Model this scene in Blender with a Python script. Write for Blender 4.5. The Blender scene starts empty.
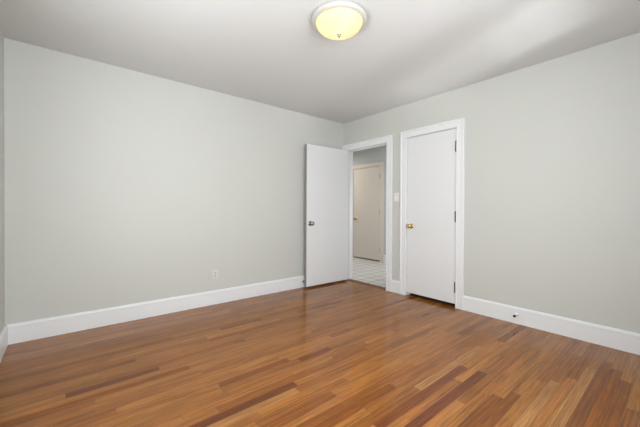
import bpy, bmesh, math, random
from mathutils import Vector, Matrix

S = bpy.context.scene
COL = S.collection
R = math.radians
random.seed(7)

# ------------------------------------------------------------------ camera, world, lights, exposure
def srgb(r, g, b):
    f = lambda c: (c / 12.92) if c <= 0.04045 else ((c + 0.055) / 1.055) ** 2.4
    return (f(r / 255), f(g / 255), f(b / 255), 1.0)

cam = bpy.data.cameras.new('camera')
cam_o = bpy.data.objects.new('camera', cam)
COL.objects.link(cam_o)
cam.sensor_width = 36.0
cam.lens = 305.0094 * 36.0 / 640.0
cam.shift_y = -1.017 / 640.0
cam.clip_start = 0.02
az, pt, rl = R(50.3931), R(-0.4359), R(0.2354)
fw = Vector((math.cos(az) * math.cos(pt), math.sin(az) * math.cos(pt), math.sin(pt)))
rt = Vector((math.sin(az), -math.cos(az), 0.0))
up = rt.cross(fw)
rt2 = rt * math.cos(rl) + up * math.sin(rl)
up2 = up * math.cos(rl) - rt * math.sin(rl)
M = Matrix(((rt2.x, up2.x, -fw.x), (rt2.y, up2.y, -fw.y), (rt2.z, up2.z, -fw.z))).to_4x4()
M.translation = (-3.3395, -3.4661, 1.0847)
cam_o.matrix_world = M
S.camera = cam_o

S.view_settings.view_transform = 'Standard'
S.view_settings.look = 'None'
S.view_settings.gamma = 1.0
S.view_settings.use_curve_mapping = False
S.view_settings.exposure = 0.0

world = bpy.data.worlds.new('sky')
S.world = world
world.use_nodes = True
wn = world.node_tree.nodes
wn['Background'].inputs[0].default_value = (0.88, 0.95, 1.0, 1)
wn['Background'].inputs[1].default_value = 1.3

def area(name, loc, direction, sx, sy, power, color, spread=180):
    l = bpy.data.lights.new(name, 'AREA')
    l.shape = 'RECTANGLE'
    l.size, l.size_y = sx, sy
    l.energy = power
    l.color = color
    l.spread = R(spread)
    o = bpy.data.objects.new(name, l)
    COL.objects.link(o)
    o.location = loc
    o.rotation_euler = Vector(direction).to_track_quat('-Z', 'Y').to_euler()
    return o

# daylight lamps at the added, unseen windows behind and beside the camera
area('daylight', (-2.44, -4.04, 1.42), (0.03, 1, 0.0), 1.58, 1.28, 95, (0.95, 0.98, 1.0))
area('daylight', (-3.90, -2.05, 1.42), (1, 0.0, 0.0), 1.14, 1.28, 8, (0.95, 0.98, 1.0))
area('added_upfill', (-3.93, -2.05, 0.98), (1, 0.0, 0.8), 1.14, 0.40, 34, (0.97, 0.985, 1.0))  # unseen upward fill lamp added low at the side window, no terrace outside
# unseen narrow lamp added for the ceiling streak, standing in for sunlit ground
area('streak_lamp', (-3.25, -10.4, -1.0), (2.30, 6.5, 2.75), 1.0, 1.0, 7.8, (1.0, 1.0, 1.0), 18)
# the hallway's own ceiling light and the daylight at its end, out of sight
area('hall_lamp_light', (0.95, 1.9, 2.36), (0, 0, -1), 0.30, 0.30, 14, (1.0, 0.90, 0.80))
area('hall_daylight', (0.95, -0.62, 1.3), (0.25, 1, -0.2), 0.7, 1.2, 10, (0.95, 0.97, 1.0))

# ------------------------------------------------------------------ materials
def mat(name, color, rough=0.5, metal=0.0, spec=0.5, bump=0.0, bscale=200.0, coat=0.0, mottled=0.0):
    m = bpy.data.materials.new(name)
    m.use_nodes = True
    nt = m.node_tree
    b = nt.nodes['Principled BSDF']
    b.inputs['Base Color'].default_value = color
    b.inputs['Roughness'].default_value = rough
    b.inputs['Metallic'].default_value = metal
    b.inputs['Specular IOR Level'].default_value = spec
    b.inputs['Coat Weight'].default_value = coat
    tc = nt.nodes.new('ShaderNodeTexCoord')
    if mottled:
        n = nt.nodes.new('ShaderNodeTexNoise')
        n.inputs['Scale'].default_value = 3.0
        n.inputs['Detail'].default_value = 3.0
        nt.links.new(tc.outputs['Object'], n.inputs['Vector'])
        mr = nt.nodes.new('ShaderNodeMapRange')
        mr.inputs[3].default_value = 1.0 - mottled
        mr.inputs[4].default_value = 1.0 + mottled
        nt.links.new(n.outputs[0], mr.inputs[0])
        mx = nt.nodes.new('ShaderNodeVectorMath')
        mx.operation = 'SCALE'
        mx.inputs[0].default_value = color[:3]
        nt.links.new(mr.outputs[0], mx.inputs['Scale'])
        nt.links.new(mx.outputs[0], b.inputs['Base Color'])
    if bump:
        n = nt.nodes.new('ShaderNodeTexNoise')
        n.inputs['Scale'].default_value = bscale
        n.inputs['Detail'].default_value = 2.0
        nt.links.new(tc.outputs['Object'], n.inputs['Vector'])
        bp = nt.nodes.new('ShaderNodeBump')
        bp.inputs['Strength'].default_value = bump
        bp.inputs['Distance'].default_value = 0.002
        nt.links.new(n.outputs[0], bp.inputs['Height'])
        nt.links.new(bp.outputs[0], b.inputs['Normal'])
    return m

M_WALL = mat('pale_grey_green_paint', (0.600, 0.612, 0.578, 1), 0.55, spec=0.3, bump=0.08, bscale=120, mottled=0.012)
M_CEIL = mat('ceiling_paint', (0.665, 0.675, 0.668, 1), 0.7, spec=0.2, bump=0.06, bscale=120, mottled=0.01)
M_TRIM = mat('white_trim_paint', (0.81, 0.825, 0.84, 1), 0.38, spec=0.35, bump=0.03, bscale=60)
M_DOOR = mat('white_door_paint', (0.78, 0.79, 0.80, 1), 0.30, spec=0.5, bump=0.04, bscale=40)
M_EDGE = mat('door_edge_dark', (0.30, 0.29, 0.27, 1), 0.6, bump=0.1, bscale=80)  # latch edge, a darker tone than the door faces
M_HALLDOOR = mat('hall_door_paint', (0.74, 0.69, 0.62, 1), 0.4, bump=0.03, bscale=40)
M_HALLWALL = mat('grey_hall_paint', (0.60, 0.62, 0.61, 1), 0.6, spec=0.3, bump=0.06, bscale=120)
M_DARK = mat('gap_shade_dark', (0.045, 0.032, 0.024, 1), 0.8, spec=0.2, bump=0.05)  # near-black colour with shade put in, for closet and hall-door gaps
M_BRASS = mat('polished_brass', srgb(222, 196, 134), 0.20, metal=1.0, bump=0.04, bscale=60)
M_OLDBRASS = mat('aged_brass', srgb(120, 88, 52), 0.38, metal=1.0, bump=0.1, bscale=90)
M_NICKEL = mat('satin_nickel', srgb(170, 168, 166), 0.22, metal=1.0, bump=0.04, bscale=60)
M_BLACK = mat('blackened_steel', (0.014, 0.014, 0.016, 1), 0.6, spec=0.2, bump=0.08, bscale=90)
M_RUBBER = mat('black_rubber', (0.012, 0.012, 0.016, 1), 0.6, bump=0.05, bscale=90)
M_PLATE = mat('white_plastic', (0.78, 0.79, 0.78, 1), 0.35, bump=0.02, bscale=50)
M_ALMOND = mat('wall_coloured_plastic', (0.66, 0.67, 0.635, 1), 0.4, bump=0.02, bscale=50)
M_SLOT = mat('slot_dark', (0.05, 0.05, 0.05, 1), 0.7)
M_FIXTURE = mat('fixture_enamel', (0.54, 0.53, 0.50, 1), 0.4, bump=0.02, bscale=50)
M_SUB = mat('dark_underlay', (0.045, 0.022, 0.012, 1), 0.8)  # dark subfloor seen between the boards

def wood_floor_mat():
    m = bpy.data.materials.new('oak_strip_floor')
    m.use_nodes = True
    nt = m.node_tree
    N, L = nt.nodes, nt.links
    b = N['Principled BSDF']
    at = N.new('ShaderNodeAttribute'); at.attribute_name = 'board'
    uv = N.new('ShaderNodeUVMap'); uv.uv_map = 'grain'
    def noise(sx, sy, detail, rough, dist=0.0):
        mp = N.new('ShaderNodeMapping'); mp.inputs['Scale'].default_value = (sx, sy, 1)
        L.new(uv.outputs[0], mp.inputs[0])
        n = N.new('ShaderNodeTexNoise'); n.inputs['Scale'].default_value = 1.0
        n.inputs['Detail'].default_value = detail; n.inputs['Roughness'].default_value = rough
        n.inputs['Distortion'].default_value = dist
        L.new(mp.outputs[0], n.inputs['Vector'])
        return n
    def rng(n, a, c, lo, hi):
        r = N.new('ShaderNodeMapRange')
        r.inputs[1].default_value = a; r.inputs[2].default_value = c
        r.inputs[3].default_value = lo; r.inputs[4].default_value = hi
        L.new(n.outputs[0], r.inputs[0]); return r
    def mul(a, c):
        r = N.new('ShaderNodeMath'); r.operation = 'MULTIPLY'
        L.new(a.outputs[0], r.inputs[0]); L.new(c.outputs[0], r.inputs[1]); return r
    fine = rng(noise(9, 330, 4, 0.65, 0.3), 0.3, 0.7, 0.72, 1.22)
    wide = rng(noise(2.6, 75, 3, 0.6, 0.9), 0.32, 0.68, 0.70, 1.26)
    blot = rng(noise(3.0, 9, 2, 0.5), 0.3, 0.7, 0.90, 1.10)
    streak = rng(noise(1.4, 150, 2, 0.5, 0.5), 0.50, 0.72, 1.06, 0.66)
    k = mul(mul(mul(fine, wide), blot), streak)
    sc = N.new('ShaderNodeVectorMath'); sc.operation = 'SCALE'
    L.new(at.outputs['Color'], sc.inputs[0]); L.new(k.outputs[0], sc.inputs['Scale'])
    L.new(sc.outputs[0], b.inputs['Base Color'])
    rr = rng(noise(3, 20, 2, 0.5), 0.3, 0.7, 0.10, 0.17)
    L.new(rr.outputs[0], b.inputs['Roughness'])
    b.inputs['Specular IOR Level'].default_value = 0.34
    bp = N.new('ShaderNodeBump'); bp.inputs['Strength'].default_value = 0.06; bp.inputs['Distance'].default_value = 0.002
    L.new(k.outputs[0], bp.inputs['Height']); L.new(bp.outputs[0], b.inputs['Normal'])
    return m

M_FLOOR = wood_floor_mat()

def tile_mat():
    m = bpy.data.materials.new('hall_floor_tile')
    m.use_nodes = True
    nt = m.node_tree
    N, L = nt.nodes, nt.links
    b = N['Principled BSDF']
    tc = N.new('ShaderNodeTexCoord')
    br = N.new('ShaderNodeTexBrick')
    br.offset = 0.0
    br.inputs['Scale'].default_value = 1.0
    br.inputs['Brick Width'].default_value = 0.205
    br.inputs['Row Height'].default_value = 0.205
    br.inputs['Mortar Size'].default_value = 0.008
    br.inputs['Mortar Smooth'].default_value = 0.2
    br.inputs['Color1'].default_value = (0.80, 0.79, 0.77, 1)
    br.inputs['Color2'].default_value = (0.74, 0.73, 0.71, 1)
    br.inputs['Mortar'].default_value = (0.24, 0.22, 0.20, 1)
    L.new(tc.outputs['Object'], br.inputs['Vector'])
    L.new(br.outputs['Color'], b.inputs['Base Color'])
    b.inputs['Roughness'].default_value = 0.3
    return m

M_TILE = tile_mat()

def threshold_mat():
    m = mat('dark_oak_threshold', srgb(120, 72, 42), 0.35, bump=0.05, bscale=60)
    nt = m.node_tree; N, L = nt.nodes, nt.links
    tc = N.new('ShaderNodeTexCoord')
    mp = N.new('ShaderNodeMapping'); mp.inputs['Scale'].default_value = (160, 6, 6)
    n = N.new('ShaderNodeTexNoise'); n.inputs['Scale'].default_value = 1.0; n.inputs['Detail'].default_value = 3
    L.new(tc.outputs['Object'], mp.inputs[0]); L.new(mp.outputs[0], n.inputs['Vector'])
    r = N.new('ShaderNodeMapRange'); r.inputs[3].default_value = 0.65; r.inputs[4].default_value = 1.3
    L.new(n.outputs[0], r.inputs[0])
    s = N.new('ShaderNodeVectorMath'); s.operation = 'SCALE'; s.inputs[0].default_value = srgb(122, 72, 40)[:3]
    L.new(r.outputs[0], s.inputs['Scale']); L.new(s.outputs[0], N['Principled BSDF'].inputs['Base Color'])
    return m

M_THRESH = threshold_mat()

def lamp_glass_mat():
    m = bpy.data.materials.new('alabaster_glass_lit')
    m.use_nodes = True
    nt = m.node_tree; N, L = nt.nodes, nt.links
    N.remove(N['Principled BSDF'])
    out = N['Material Output']
    tc = N.new('ShaderNodeTexCoord')
    n = N.new('ShaderNodeTexNoise'); n.inputs['Scale'].default_value = 9; n.inputs['Detail'].default_value = 3
    n.inputs['Distortion'].default_value = 1.5
    L.new(tc.outputs['Object'], n.inputs['Vector'])
    ramp = N.new('ShaderNodeValToRGB')
    ramp.color_ramp.elements[0].position = 0.35; ramp.color_ramp.elements[0].color = (0.95, 0.80, 0.50, 1)
    ramp.color_ramp.elements[1].position = 0.65; ramp.color_ramp.elements[1].color = (1.0, 0.88, 0.62, 1)
    L.new(n.outputs[0], ramp.inputs[0])
    tr = N.new('ShaderNodeBsdfTranslucent'); L.new(ramp.outputs[0], tr.inputs[0])
    df = N.new('ShaderNodeBsdfDiffuse'); L.new(ramp.outputs[0], df.inputs[0])
    gl = N.new('ShaderNodeBsdfGlossy'); gl.inputs['Roughness'].default_value = 0.35
    em = N.new('ShaderNodeEmission'); L.new(ramp.outputs[0], em.inputs[0]); em.inputs[1].default_value = 0.30
    m1 = N.new('ShaderNodeMixShader'); m1.inputs[0].default_value = 0.35
    L.new(tr.outputs[0], m1.inputs[1]); L.new(df.outputs[0], m1.inputs[2])
    m2 = N.new('ShaderNodeMixShader'); m2.inputs[0].default_value = 0.03
    L.new(m1.outputs[0], m2.inputs[1]); L.new(gl.outputs[0], m2.inputs[2])
    ad = N.new('ShaderNodeAddShader')
    L.new(m2.outputs[0], ad.inputs[0]); L.new(em.outputs[0], ad.inputs[1])
    L.new(ad.outputs[0], out.inputs[0])
    return m

M_LAMPGLASS = lamp_glass_mat()

def pane_mat():
    m = bpy.data.materials.new('window_glass')
    m.use_nodes = True
    nt = m.node_tree; N, L = nt.nodes, nt.links
    N.remove(N['Principled BSDF'])
    t = N.new('ShaderNodeBsdfTransparent'); g = N.new('ShaderNodeBsdfGlossy'); g.inputs['Roughness'].default_value = 0.02
    x = N.new('ShaderNodeMixShader'); x.inputs[0].default_value = 0.06
    L.new(t.outputs[0], x.inputs[1]); L.new(g.outputs[0], x.inputs[2]); L.new(x.outputs[0], N['Material Output'].inputs[0])
    return m

M_PANE = pane_mat()

# ------------------------------------------------------------------ mesh helpers
def box(bm, x0, x1, y0, y1, z0, z1):
    vs = [bm.verts.new((x, y, z)) for x in (x0, x1) for y in (y0, y1) for z in (z0, z1)]
    for f in ((0, 1, 3, 2), (4, 6, 7, 5), (0, 4, 5, 1), (2, 3, 7, 6), (0, 2, 6, 4), (1, 5, 7, 3)):
        bm.faces.new([vs[i] for i in f])

def lathe(bm, prof, axis='z', seg=40, origin=(0, 0, 0)):
    """revolve (radius, height) pairs; height runs along the axis"""
    ox, oy, oz = origin
    rings = []
    for r, h in prof:
        ring = []
        for i in range(seg if r > 1e-6 else 1):
            a = 2 * math.pi * i / seg
            p = (r * math.cos(a), r * math.sin(a), h)
            if axis == 'x': p = (p[2], p[0], p[1])
            if axis == 'y': p = (p[1], p[2], p[0])
            ring.append(bm.verts.new((p[0] + ox, p[1] + oy, p[2] + oz)))
        rings.append(ring)
    for a, b in zip(rings, rings[1:]):
        for i in range(seg):
            j = (i + 1) % seg
            if len(a) == 1 and len(b) == 1: continue
            if len(a) == 1: bm.faces.new((a[0], b[i], b[j]))
            elif len(b) == 1: bm.faces.new((a[i], b[0], a[j]))
            else: bm.faces.new((a[i], b[i], b[j], a[j]))

def build(name, bm, material, parent=None, loc=(0, 0, 0), rotz=0.0, smooth=False, bevel=0.0, kind=None, label=None, cat=None, group=None):
    bmesh.ops.recalc_face_normals(bm, faces=bm.faces[:])
    me = bpy.data.meshes.new(name)
    bm.to_mesh(me); bm.free()
    me.materials.append(material)
    if smooth:
        for p in me.polygons: p.use_smooth = True
    o = bpy.data.objects.new(name, me)
    COL.objects.link(o)
    o.parent = parent
    o.location = loc
    o.rotation_euler = (0, 0, rotz)
    if bevel:
        bv = o.modifiers.new('bevel', 'BEVEL'); bv.width = bevel; bv.segments = 2; bv.limit_method = 'ANGLE'
    tag(o, kind, label, cat, group)
    return o

def tag(o, kind=None, label=None, cat=None, group=None):
    if kind: o['kind'] = kind
    if label: o['label'] = label
    if cat: o['category'] = cat
    if group: o['group'] = group

def empty(name, loc, rotz=0.0, kind=None, label=None, cat=None, group=None):
    o = bpy.data.objects.new(name, None)
    COL.objects.link(o)
    o.location = loc; o.rotation_euler = (0, 0, rotz); o.empty_display_size = 0.1
    tag(o, kind, label, cat, group)
    return o

def B(): return bmesh.new()

# ------------------------------------------------------------------ the room
H = 2.44            # ceiling height
XL, YF = -3.726, -3.86   # left wall plane, wall behind the camera
WT = 0.12           # partition thickness
RD0, RD1, RDZ = -0.851, -0.083, 2.003      # bedroom doorway (y range between jambs, head height)
CD0, CD1, CDZ = -1.812, -1.169, 2.009      # closet doorway
HX = 1.75           # far wall of the hallway
HD0, HD1, HDZ = 0.685, 1.465, 2.026        # hallway door

# ---- floor: strip boards laid along x, every board its own face over a dark underlay
PITCH = 0.057
OAK_DARK, OAK_LIGHT = srgb(119, 63, 18), srgb(160, 103, 47)
TONES = [[OAK_DARK[i] + (OAK_LIGHT[i] - OAK_DARK[i]) * k for i in range(3)]
         for k in (0.3, 0.45, 0.55, 0.65, 0.7, 0.75, 0.8, 0.85, 0.9, 0.95, 1.0, 1.05, 1.12)]
def board_floor(name, x0, x1, y0, y1, overrides, kind, label, cat):
    bm = B()
    uv = bm.loops.layers.uv.new('grain')
    cl = bm.loops.layers.float_color.new('board')
    q = [bm.verts.new(p) for p in ((x0, y0, -0.0015), (x1, y0, -0.0015), (x1, y1, -0.0015), (x0, y1, -0.0015))]
    f = bm.faces.new(q); f.material_index = 1
    f.normal_update()
    n0 = int(math.floor(-y1 / PITCH)); n1 = int(math.ceil(-y0 / PITCH))
    for r in range(n0, n1):
        ya, yb = max(-(r + 1) * PITCH, y0), min(-r * PITCH, y1)
        if yb - ya < 0.004: continue
        fixed = sorted((a, b, c) for (yy, a, b, c) in overrides if -(r + 1) * PITCH <= yy < -r * PITCH)
        segs, x = [], x0
        def fill(a, b):
            while a < b - 1e-6:
                ln = random.choice((0.38, 0.55, 0.7, 0.85, 1.0, 1.2, 1.45, 1.7)) * random.uniform(0.9, 1.1)
                e = a + ln
                if b - e < 0.28: e = b
                t = random.choice(TONES); j = random.uniform(0.93, 1.07)
                segs.append((a, min(e, b), (t[0] * j, t[1] * j * random.uniform(0.98, 1.02), t[2] * j)))
                a = e
        for a, b, c in fixed:
            if a > x: fill(x, a)
            segs.append((a, b, c)); x = b
        fill(x, x1)
        for a, b, c in segs:
            g = 0.0008
            v = [bm.verts.new(p) for p in ((a + g, ya + g, 0), (b - g, ya + g, 0), (b - g, yb - g, 0), (a + g, yb - g, 0))]
            f = bm.faces.new(v); f.material_index = 0
            ou, ov = random.uniform(0, 90), random.uniform(0, 90)
            for l in f.loops:
                l[uv].uv = (l.vert.co.x - a + ou, l.vert.co.y - ya + ov)
                l[cl] = (c[0], c[1], c[2], 1)
    me = bpy.data.meshes.new(name)
    bm.to_mesh(me); bm.free()
    me.materials.append(M_FLOOR); me.materials.append(M_SUB)
    o = bpy.data.objects.new(name, me); COL.objects.link(o)
    tag(o, kind, label, cat)
    return o

dk, md, lt, og = srgb(116, 62, 22)[:3], srgb(126, 72, 25)[:3], srgb(166, 114, 62)[:3], srgb(136, 76, 16)[:3]
dk2 = srgb(109, 57, 21)[:3]
OV = [(-1.911, -3.10, -2.244, dk2), (-1.70, -2.05, -1.754, dk), (-1.60, -2.62, -2.11, md), (-2.315, -2.55, -1.787, md),
      (-2.59, -2.30, -1.19, dk2), (-2.475, -2.15, -1.216, dk), (-2.75, -2.05, -1.40, md), (-2.82, -2.0, -1.287, md),
      (-3.03, -1.75, -0.55, lt), (-3.09, -1.75, -0.35, md), (-1.197, -3.35, -2.86, dk), (-1.97, -2.95, -2.274, lt),
      (-3.15, -1.5, -0.45, og), (-3.21, -1.6, -0.6, og), (-2.93, -1.9, -0.95, lt), (-2.42, -1.7, -0.8, lt), (-1.31, -3.6, -2.7, og)]
board_floor('floor', XL - 0.02, 0.045, YF - 0.02, 0.02, OV, 'structure', 'glossy oak strip floor of the empty bedroom', 'floor')
bm = B(); box(bm, 0.045, 0.75, -2.1, -1.02, -0.03, -0.001)  # shade under the door is put into the near-black floor colour
build('floor_closet', bm, M_DARK, kind='structure', label='closet floor under the closed door, shade of the gap put into its dark colour', cat='floor')

bm = B(); box(bm, XL - 0.12, WT, YF - 0.16, 0.12, H, H + 0.1)
build('ceiling', bm, M_CEIL, kind='structure', label='plain off-white bedroom ceiling', cat='ceiling')

# ---- walls
bm = B(); box(bm, XL - 0.12, WT, 0.0, 0.12, -0.05, H)
build('wall_back', bm, M_WALL, kind='structure', label='long pale grey wall with the small outlet', cat='wall')
# right wall: built of the panels around the two doorways
bm = B()
JT = 0.019  # the jamb board lines each opening
panels = [(YF, CD0 - JT, -0.05, H), (CD0 - JT, CD1 + JT, CDZ + JT, H), (CD1 + JT, RD0 - JT, -0.05, H),
          (RD0 - JT, RD1 + JT, RDZ + JT, H), (RD1 + JT, 0.0, -0.05, H)]
for a, b, c, d in panels: box(bm, 0.0, WT, a, b, c, d)
build('wall_right', bm, M_WALL, kind='structure', label='pale grey wall that holds both white doors', cat='wall')

# wall behind the camera, with two unseen windows added to light the room
W1 = (-3.27, -1.62, 0.78, 2.08)
W2 = (-1.45, -0.75, 1.28, 2.08)
W3 = (-2.65, -1.45, 0.78, 2.08)      # unseen window added in the left wall, y range
bm = B()
y0, y1 = YF - 0.16, YF
box(bm, XL, W1[0], y0, y1, -0.05, H)
box(bm, W1[1], W2[0], y0, y1, -0.05, H)
box(bm, W2[1], WT, y0, y1, -0.05, H)
for w in (W1, W2):
    box(bm, w[0], w[1], y0, y1, -0.05, w[2]); box(bm, w[0], w[1], y0, y1, w[3], H)
build('wall_front', bm, M_WALL, kind='structure', label='grey wall with two added windows opposite the outlet wall', cat='wall')
bm = B()
x0, x1 = XL - 0.16, XL
box(bm, x0, x1, YF - 0.16, W3[0], -0.05, H); box(bm, x0, x1, W3[1], 0.0, -0.05, H)
box(bm, x0, x1, W3[0], W3[1], -0.05, W3[2]); box(bm, x0, x1, W3[0], W3[1], W3[3], H)
build('wall_left', bm, M_WALL, kind='structure', label='sliver of grey wall at the far left edge', cat='wall')

def window(name, w, label, loc, rotz, cat='window'):
    """double-hung window; local x runs along the wall, +y points into the room"""
    xa, xb, za, zb = w
    bm = B()
    t = 0.035
    ya, yb = -0.16, 0.0
    box(bm, xa, xa + t, ya, yb, za, zb); box(bm, xb - t, xb, ya, yb, za, zb)
    box(bm, xa + t, xb - t, ya, yb, zb - t, zb); box(bm, xa + t, xb - t, ya, yb, za, za + t)
    cw = 0.07  # casing on the room side
    box(bm, xa - cw, xa + 0.01, 0, 0.02, za - 0.02, zb + cw); box(bm, xb - 0.01, xb + cw, 0, 0.02, za - 0.02, zb + cw)
    box(bm, xa - cw, xb + cw, 0, 0.021, zb - 0.01, zb + cw)
    root = build(name, bm, M_TRIM, loc=loc, rotz=rotz, kind='structure', label=label, cat=cat, bevel=0.002)
    bm = B(); box(bm, xa - cw - 0.005, xb + cw + 0.005, -0.01, 0.05, za - 0.045, za - 0.015)
    box(bm, xa - cw, xb + cw, 0, 0.018, za - 0.12, za - 0.045)
    build('window_sill', bm, M_TRIM, root, bevel=0.003)
    zm = (za + zb) / 2
    for (z0, z1, yy) in ((za + t, zm + 0.02, -0.075), (zm - 0.02, zb - t, -0.115)):
        bm = B(); s = 0.04
        box(bm, xa + t, xa + t + s, yy, yy + 0.035, z0, z1); box(bm, xb - t - s, xb - t, yy, yy + 0.035, z0, z1)
        box(bm, xa + t + s, xb - t - s, yy, yy + 0.035, z0, z0 + s); box(bm, xa + t + s, xb - t - s, yy, yy + 0.035, z1 - s, z1)
        sash = build('sash', bm, M_TRIM, root, bevel=0.002)
        bm = B(); box(bm, xa + t + s - 0.005, xb - t - s + 0.005, yy + 0.015, yy + 0.019, z0 + s - 0.005, z1 - s + 0.005)
        build('pane', bm, M_PANE, sash)
window('added_window_1', W1, 'wide white double-hung window added opposite the outlet wall to light the room', (0, YF, 0), 0.0)
window('added_window_2', W2, 'small high window added opposite the outlet wall for the ceiling streak, nearer the closet', (0, YF, 0), 0.0)
window('added_window_3', (-W3[1], -W3[0], W3[2], W3[3]), 'white double-hung window added in the left wall to light the room', (XL, 0, 0), R(-90))

# ---- baseboards: a flat board with a moulded cap
BASE = [(0.0, 0.0), (0.019, 0.0), (0.019, 0.130), (0.0205, 0.135), (0.019, 0.144), (0.014, 0.150), (0.012, 0.156), (0.009, 0.158), (0.0, 0.158)]
def baseboard(name, p0, p1, nrm, label, m=None, h=1.0):
    """p0->p1 along the wall foot, nrm points into the room; (x, y) pairs"""
    bm = B()
    ends = []
    for p in (p0, p1):
        ends.append([bm.verts.new((p[0] + nrm[0] * t, p[1] + nrm[1] * t, 0.001 + z * h)) for t, z in BASE])
    n = len(BASE)
    for i in range(n):
        j = (i + 1) % n
        bm.faces.new((ends[0][i], ends[0][j], ends[1][j], ends[1][i]))
    bm.faces.new(ends[0]); bm.faces.new(list(reversed(ends[1])))
    return build(name, bm, m or M_TRIM, kind='structure', label=label, cat='baseboard')

CW = 0.089
baseboard('baseboard_back', (XL, 0), (-0.021, 0), (0, -1), 'long white baseboard under the outlet wall')
baseboard('baseboard_left', (XL, YF), (XL, -0.0), (1, 0), 'short white baseboard at the far left edge')
baseboard('baseboard_right', (0, CD0 - CW - 0.003), (0, YF), (-1, 0), 'white baseboard running right from the closet casing')
baseboard('baseboard_right', (0, RD0 - CW - 0.003), (0, CD1 + CW + 0.003), (-1, 0), 'short white baseboard between the two door casings')
baseboard('baseboard_front', (XL, YF), (0, YF), (0, 1), 'white baseboard below the added windows')
baseboard('baseboard_hall', (HX, HD0 - 0.1), (HX, -0.95), (-1, 0), 'pale baseboard beside the beige hallway door')
baseboard('baseboard_hall', (HX, 3.0), (HX, HD1 + 0.1), (-1, 0), 'pale baseboard on the hidden side of the hallway door')

# ---- door casings: one moulded profile swept up one leg, across the head and down the other, mitred
CASE = [(0.0, 0.0), (0.0, 0.013), (0.004, 0.0165), (0.010, 0.0165), (0.013, 0.014), (0.062, 0.015), (0.066, 0.019), (0.070, 0.0215), (0.084, 0.0215), (0.088, 0.019), (0.089, 0.0)]
def casing_mesh(bm, face_x, ya, yb, zt, sgn, w=1.0):
    """opening ya<yb, head zt, on the plane x=face_x; sgn -1 grows toward -x"""
    st = []
    for y, d, z in ((yb, 1, 0), (yb, 1, 1), (ya, -1, 1), (ya, -1, 0)):
        st.append([bm.verts.new((face_x + sgn * t, y + d * o * w, (zt + o * w) if z else 0.0)) for o, t in CASE])
    n = len(CASE)
    for a, b in zip(st, st[1:]):
        for i in range(n):
            j = (i + 1) % n
            bm.faces.new((a[i], a[j], b[j], b[i]))
    bm.faces.new(st[0]); bm.faces.new(list(reversed(st[-1])))
def jamb_mesh(bm, xa, xb, ya, yb, zt, stop_x=None):
    box(bm, xa, xb, yb, yb + JT, 0, zt); box(bm, xa, xb, ya - JT, ya, 0, zt); box(bm, xa, xb, ya - JT, yb + JT, zt, zt + JT)
    if stop_x is not None:
        s0, s1 = stop_x, stop_x + 0.032
        box(bm, s0, s1, yb - 0.011, yb, 0, zt); box(bm, s0, s1, ya, ya + 0.011, 0, zt); box(bm, s0, s1, ya, yb, zt - 0.011, zt)

bm = B()
# the bedroom casing's corner leg is cut down to reach the back wall
def casing_room():
    bm = B()
    casing_mesh(bm, 0.0, RD0 - 0.003, RD1 + 0.003, RDZ + 0.003, -1)
    for v in bm.verts:
        if v.co.y > -0.0015: v.co.y = -0.0015
    casing_mesh(bm, WT, RD0 - 0.003, RD1 + 0.003, RDZ + 0.003, 1)
    jamb_mesh(bm, 0.0, WT, RD0, RD1, RDZ, 0.042)
    return bm
bm.free()
build('trim_1', casing_room(), M_TRIM, kind='structure', label='white casing and jamb of the open doorway to the hallway', cat='door casing')
bm = B()
casing_mesh(bm, 0.0, CD0 - 0.003, CD1 + 0.003, CDZ + 0.003, -1)
jamb_mesh(bm, 0.0, WT, CD0, CD1, CDZ, 0.042)
build('trim_2', bm, M_TRIM, kind='structure', label='white casing around the closed closet door', cat='door casing')
bm = B()
casing_mesh(bm, HX, HD0 - 0.003, HD1 + 0.003, HDZ + 0.003, -1)
jamb_mesh(bm, HX, HX + WT, HD0, HD1, HDZ, HX + 0.042)
build('trim_3', bm, M_HALLDOOR, kind='structure', label='beige casing around the far hallway door', cat='door casing')

# threshold: a worn wooden saddle in the open doorway
bm = B()
prof = [(-0.004, 0.0), (0.004, 0.007), (0.020, 0.011), (0.075, 0.011), (0.090, 0.007), (0.094, 0.0)]
a = [bm.verts.new((x, RD0, z)) for x, z in prof]; b = [bm.verts.new((x, RD1, z)) for x, z in prof]
for i in range(len(prof)):
    j = (i + 1) % len(prof); bm.faces.new((a[i], a[j], b[j], b[i]))
bm.faces.new(a); bm.faces.new(list(reversed(b)))
build('trim_4', bm, M_THRESH, kind='structure', label='dark wooden threshold between oak floor and hallway tile', cat='threshold')

# ---- hallway and closet shells
bm = B(); box(bm, 0.0, HX + 0.3, -0.97, 3.0, -0.05, -0.0005)
build('floor_hall', bm, M_TILE, kind='structure', label='white tiled hallway floor beyond the open door', cat='floor')
bm = B(); box(bm, WT, HX + 0.3, -1.0, 3.1, H, H + 0.1)
build('ceiling_hall', bm, M_CEIL, kind='structure', label='hallway ceiling beyond the open door', cat='ceiling')
bm = B()
box(bm, HX, HX + 0.12, -0.97, HD0 - JT, -0.05, H); box(bm, HX, HX + 0.12, HD1 + JT, 3.1, -0.05, H); box(bm, HX, HX + 0.12, HD0 - JT, HD1 + JT, HDZ + JT, H)
build('wall_hall_back', bm, M_HALLWALL, kind='structure', label='grey hallway wall above the beige door', cat='wall')
bm = B(); box(bm, WT, HX, 3.0, 3.1, -0.05, H)
box(bm, HX + 0.12, HX + 0.30, 3.0, 3.1, -0.05, H)
build('wall_hall_end', bm, M_HALLWALL, kind='structure', label='grey end wall of the hallway', cat='wall')
bm = B(); box(bm, HX + 0.25, HX + 0.30, -0.97, 3.0, -0.05, H)  # added wall, keeps sky light out of the gap under the hall door
build('wall_hall_blocker', bm, M_DARK, kind='structure', label='dark wall added behind the beige door to keep light out of its gap', cat='wall')
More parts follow.
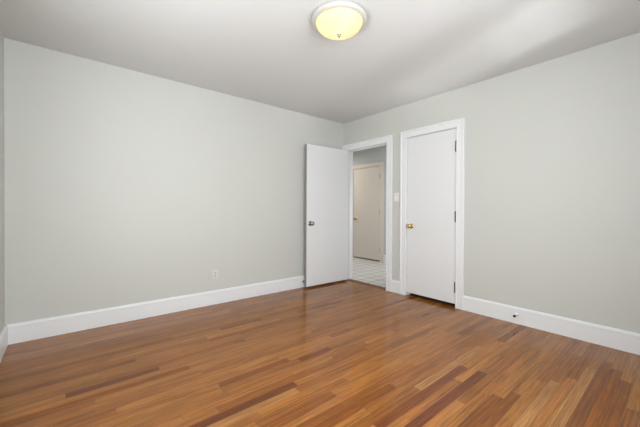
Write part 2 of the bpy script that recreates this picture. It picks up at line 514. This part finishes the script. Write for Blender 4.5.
bm = B(); box(bm, WT, HX + 0.30, -1.02, -0.97, -0.05, H)
build('wall_hall_side', bm, M_HALLWALL, kind='structure', label='wall between the closet and the hallway', cat='wall')
bm = B(); box(bm, 0.0, WT, 0.12, 3.1, -0.05, H)
build('wall_hall_front', bm, M_HALLWALL, kind='structure', label='hallway wall in line with the bedroom doorway', cat='wall')
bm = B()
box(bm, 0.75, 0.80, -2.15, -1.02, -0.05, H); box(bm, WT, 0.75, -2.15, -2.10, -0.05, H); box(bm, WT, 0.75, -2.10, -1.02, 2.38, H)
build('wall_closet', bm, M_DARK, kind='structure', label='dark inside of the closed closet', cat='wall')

# ------------------------------------------------------------------ doors
def knob_set(parent, x, y, z, axis, sgn, m, scale=1.0):
    """round knob on a rosette, standing off a door face along the axis"""
    def pr(l): return [(r * scale, h * sgn * scale) for r, h in l]
    bm = B()
    lathe(bm, pr([(0, 0.0), (0.033, 0.0), (0.033, 0.003), (0.030, 0.007), (0.020, 0.010), (0.0, 0.010)]), axis, 36)
    ros = B()
    bm2 = B()
    lathe(bm2, pr([(0.0, 0.008), (0.011, 0.008), (0.0105, 0.020), (0.012, 0.026), (0.020, 0.031), (0.0265, 0.040), (0.0275, 0.048), (0.025, 0.056), (0.018, 0.0615), (0.010, 0.063), (0.0, 0.0635)]), axis, 36)
    ros.free()
    k = build('knob', bm2, m, parent, (x, y, z), smooth=True)
    build('rosette', bm, m, k, (0, 0, 0), smooth=True)
    return k

def hinge(parent, x, y, z, m, name='hinge', label=None, leaf_dir=(0, 1)):
    """barrel with five knuckles, ball tips and a thin leaf on either side"""
    bm = B()
    hh = 0.058
    prof = [(0.0, -hh - 0.006), (0.004, -hh - 0.005), (0.0045, -hh - 0.001), (0.003, -hh)]
    n = 5
    for i in range(n):
        za = -hh + i * (2 * hh / n); zb = za + 2 * hh / n
        prof += [(0.0040, za + 0.0002), (0.0085, za + 0.0012), (0.0085, zb - 0.0012), (0.0040, zb - 0.0002)]
    prof += [(0.003, hh), (0.0045, hh + 0.001), (0.004, hh + 0.005), (0.0, hh + 0.006)]
    lathe(bm, prof, 'z', 16)
    dx, dy = leaf_dir
    w = 0.006
    if dx: box(bm, -w * 1.6, w * 1.6, -0.001, 0.001, -hh, hh)
    else: box(bm, -0.001, 0.001, -w * 1.6, w * 1.6, -hh, hh)
    return build(name, bm, m, parent, (x, y, z), label=label)

# bedroom door, swung open against the back wall (local x = width from the hinge, +y = the face we see)
DW, DT = 0.776, 0.035
bm = B(); box(bm, 0, DW, -DT, 0, 0.024, 1.998)
TH = R(180 - 1.35)
d1 = build('door_1', bm, M_DOOR, loc=(-0.030, -0.134, 0), rotz=TH, bevel=0.0025, kind='structure',
           label='plain white slab door standing open against the back wall', cat='door')
bm = B(); box(bm, DW - 0.0002, DW + 0.0012, -DT + 0.0012, -0.0012, 0.026, 1.996)
build('door_edge', bm, M_EDGE, d1, label='darker latch edge')
knob_set(d1, DW - 0.062, 0.0, 0.90, 'y', 1, M_NICKEL, 1.08)
knob_set(d1, DW - 0.062, -DT, 0.90, 'y', -1, M_NICKEL, 0.75)
bm = B(); box(bm, DW + 0.001, DW + 0.0028, -DT + 0.005, -0.005, 0.872, 0.928); box(bm, DW + 0.001, DW + 0.009, -DT + 0.011, -0.011, 0.890, 0.910)
build('latch_plate', bm, M_NICKEL, d1, bevel=0.0006)
for z in (0.245, 1.03, 1.80):
    hinge(d1, -0.009, -DT + 0.002, z, M_BLACK, leaf_dir=(1, 0))

# closet door, shut
bm = B(); box(bm, 0.002, 0.037, CD0 + 0.004, CD1 - 0.003, 0.040, CDZ - 0.004)
d2 = build('door_2', bm, M_DOOR, bevel=0.0025, kind='structure', label='plain white closet door, closed, with brass knob', cat='door')
knob_set(d2, 0.002, -1.236, 0.890, 'x', -1, M_BRASS)
bm = B(); box(bm, -0.001, 0.004, CD1 - 0.0035, CD1 + 0.0005, 0.862, 0.918)
build('strike_plate', bm, M_OLDBRASS, d2)
for z, m, lb in ((1.804, M_OLDBRASS, 'brass top hinge'), (1.018, M_BLACK, 'black middle hinge'), (0.226, M_BLACK, 'black bottom hinge')):
    hinge(d2, -0.006, CD0 + 0.003, z, m, label=lb)

# hallway door, shut
bm = B(); box(bm, HX + 0.002, HX + 0.037, HD0 + 0.003, HD1 - 0.003, 0.022, HDZ - 0.004)
d3 = build('door_3', bm, M_HALLDOOR, bevel=0.0025, kind='structure', label='beige door with small brass knob across the hallway', cat='door')
knob_set(d3, HX + 0.002, 1.395, 0.887, 'x', -1, M_BRASS)
for z in (0.247, 1.072, 1.812):
    hinge(d3, HX - 0.006, HD0 + 0.002, z, M_NICKEL)

# ------------------------------------------------------------------ ceiling light
LX, LY = -1.868, -1.890
lamp = empty('ceiling_light', (LX, LY, H), label='round white flush-mount ceiling light with glowing cream glass bowl', cat='ceiling light')
bm = B()
lathe(bm, [(0.0, 0.0), (0.172, 0.0), (0.180, -0.003), (0.190, -0.012), (0.193, -0.022), (0.190, -0.031), (0.182, -0.037), (0.170, -0.040), (0.162, -0.040), (0.160, -0.034), (0.160, -0.012), (0.0, -0.012)], 'z', 72)
build('lamp_base', bm, M_FIXTURE, lamp, smooth=True)
bm = B()
prof = []
for i in range(0, 17):
    a = i / 16 * math.pi / 2
    prof.append((0.164 * math.cos(a) ** 0.92 if i < 16 else 0.0, -0.034 - 0.086 * math.sin(a)))
prof2 = [(max(r - 0.004, 0.0), z + 0.004) for r, z in reversed(prof)]
lathe(bm, prof, 'z', 72)
gl = build('lamp_shade', bm, M_LAMPGLASS, lamp, smooth=True)
bm = B()
lathe(bm, [(0.0, -0.117), (0.013, -0.117), (0.014, -0.121), (0.009, -0.124), (0.007, -0.127), (0.010, -0.131), (0.010, -0.136), (0.006, -0.140), (0.0, -0.141)], 'z', 24)
build('finial', bm, M_NICKEL, lamp, smooth=True)
for k, (bx, by, e) in enumerate(((-0.024, -0.055, 0.10), (0.03, 0.05, 0.05))):
    l = bpy.data.lights.new('bulb', 'POINT'); l.energy = e; l.color = (1.0, 0.86, 0.66); l.shadow_soft_size = 0.028
    o = bpy.data.objects.new('bulb', l); COL.objects.link(o); o.parent = lamp; o.location = (bx, by, -0.062)

# ------------------------------------------------------------------ outlet, switch, door stops
def plate(bm, w, h, t, axis):
    """wall plate with a sloped rim, centred, standing off its wall"""
    s = 0.004
    if axis == 'y':  # on the back wall, facing -y
        lo = [(-w/2, 0, -h/2), (w/2, 0, -h/2), (w/2, 0, h/2), (-w/2, 0, h/2)]
        hi = [(x - math.copysign(s, x), -t, z - math.copysign(s, z)) for x, _, z in lo]
    else:
        lo = [(0, -w/2, -h/2), (0, w/2, -h/2), (0, w/2, h/2), (0, -w/2, h/2)]
        hi = [(-t, y - math.copysign(s, y), z - math.copysign(s, z)) for _, y, z in lo]
    a = [bm.verts.new(p) for p in lo]; b = [bm.verts.new(p) for p in hi]
    bm.faces.new(a); bm.faces.new(b)
    for i in range(4):
        j = (i + 1) % 4; bm.faces.new((a[i], a[j], b[j], b[i]))

out = empty('wall_outlet', (-2.034, 0, 0.340), label='small off-white electrical outlet low on the long back wall', cat='outlet')
bm = B(); plate(bm, 0.070, 0.114, 0.006, 'y'); build('cover_plate', bm, M_ALMOND, out, bevel=0.0008)
for dz in (0.0195, -0.0195):
    bm = B(); lathe(bm, [(0.0, -0.0085), (0.0155, -0.0085), (0.0165, -0.0075), (0.0165, -0.004)], 'y', 28, (0, 0, dz))
    rc = build('receptacle', bm, M_ALMOND, out, smooth=False)
    bm = B()
    for dx in (-0.0063, 0.0063): box(bm, dx - 0.002, dx + 0.002, -0.0090, -0.0080, dz - 0.001, dz + 0.0085)
    lathe(bm, [(0.0, -0.0090), (0.0036, -0.0090), (0.0036, -0.008)], 'y', 14, (0, 0, dz - 0.0075))
    build('slot', bm, M_SLOT, rc)
bm = B(); lathe(bm, [(0.0, -0.0082), (0.0025, -0.0078), (0.0032, -0.006)], 'y', 14); build('screw', bm, M_NICKEL, out)

sw = empty('light_switch', (0, -1.008, 1.258), label='white toggle light switch on the strip of wall between the two doors', cat='light switch')
bm = B(); plate(bm, 0.070, 0.116, 0.006, 'x'); build('cover_plate', bm, M_PLATE, sw, bevel=0.0008)
bm = B()
v = [bm.verts.new(p) for p in ((-0.006, -0.0045, -0.011), (-0.006, 0.0045, -0.011), (-0.006, 0.0045, 0.011), (-0.006, -0.0045, 0.011),
                              (-0.017, -0.0035, 0.003), (-0.017, 0.0035, 0.003), (-0.0155, 0.0035, 0.012), (-0.0155, -0.0035, 0.012))]
for f in ((0, 1, 2, 3), (4, 5, 6, 7), (0, 1, 5, 4), (1, 2, 6, 5), (2, 3, 7, 6), (3, 0, 4, 7)): bm.faces.new([v[i] for i in f])
build('toggle', bm, M_PLATE, sw)
for dz in (0.030, -0.030):
    bm = B(); lathe(bm, [(0.0, -0.0076), (0.0022, -0.0073), (0.003, -0.006)], 'x', 14, (0, 0, dz)); build('screw', bm, M_PLATE, sw)

def door_stop(loc, axis, ln, label):
    """short rigid stop screwed into a baseboard: flange, tapered rod, black rubber tip"""
    root = empty('door_stop', loc, label=label, cat='door stop')
    bm = B(); lathe(bm, [(0.0, 0.0), (0.013, 0.0), (0.013, -0.003), (0.008, -0.006), (0.0055, -0.010), (0.0048, -ln + 0.014), (0.0, -ln + 0.014)], axis, 24)
    build('stop_rod', bm, M_TRIM, root, smooth=True, label='white painted rod')
    bm = B(); lathe(bm, [(0.0, -ln + 0.016), (0.0105, -ln + 0.016), (0.0115, -ln + 0.012), (0.0115, -ln + 0.003), (0.0095, -ln), (0.0, -ln)], axis, 24)
    build('rubber_tip', bm, M_RUBBER, root, smooth=True, label='black rubber tip')
    return root
door_stop((-0.0165, -2.424, 0.090), 'x', 0.075, 'door stop with black tip on the right-hand baseboard')
door_stop((-0.818, -0.0165, 0.094), 'y', 0.062, 'door stop with black tip on the back baseboard behind the open door')
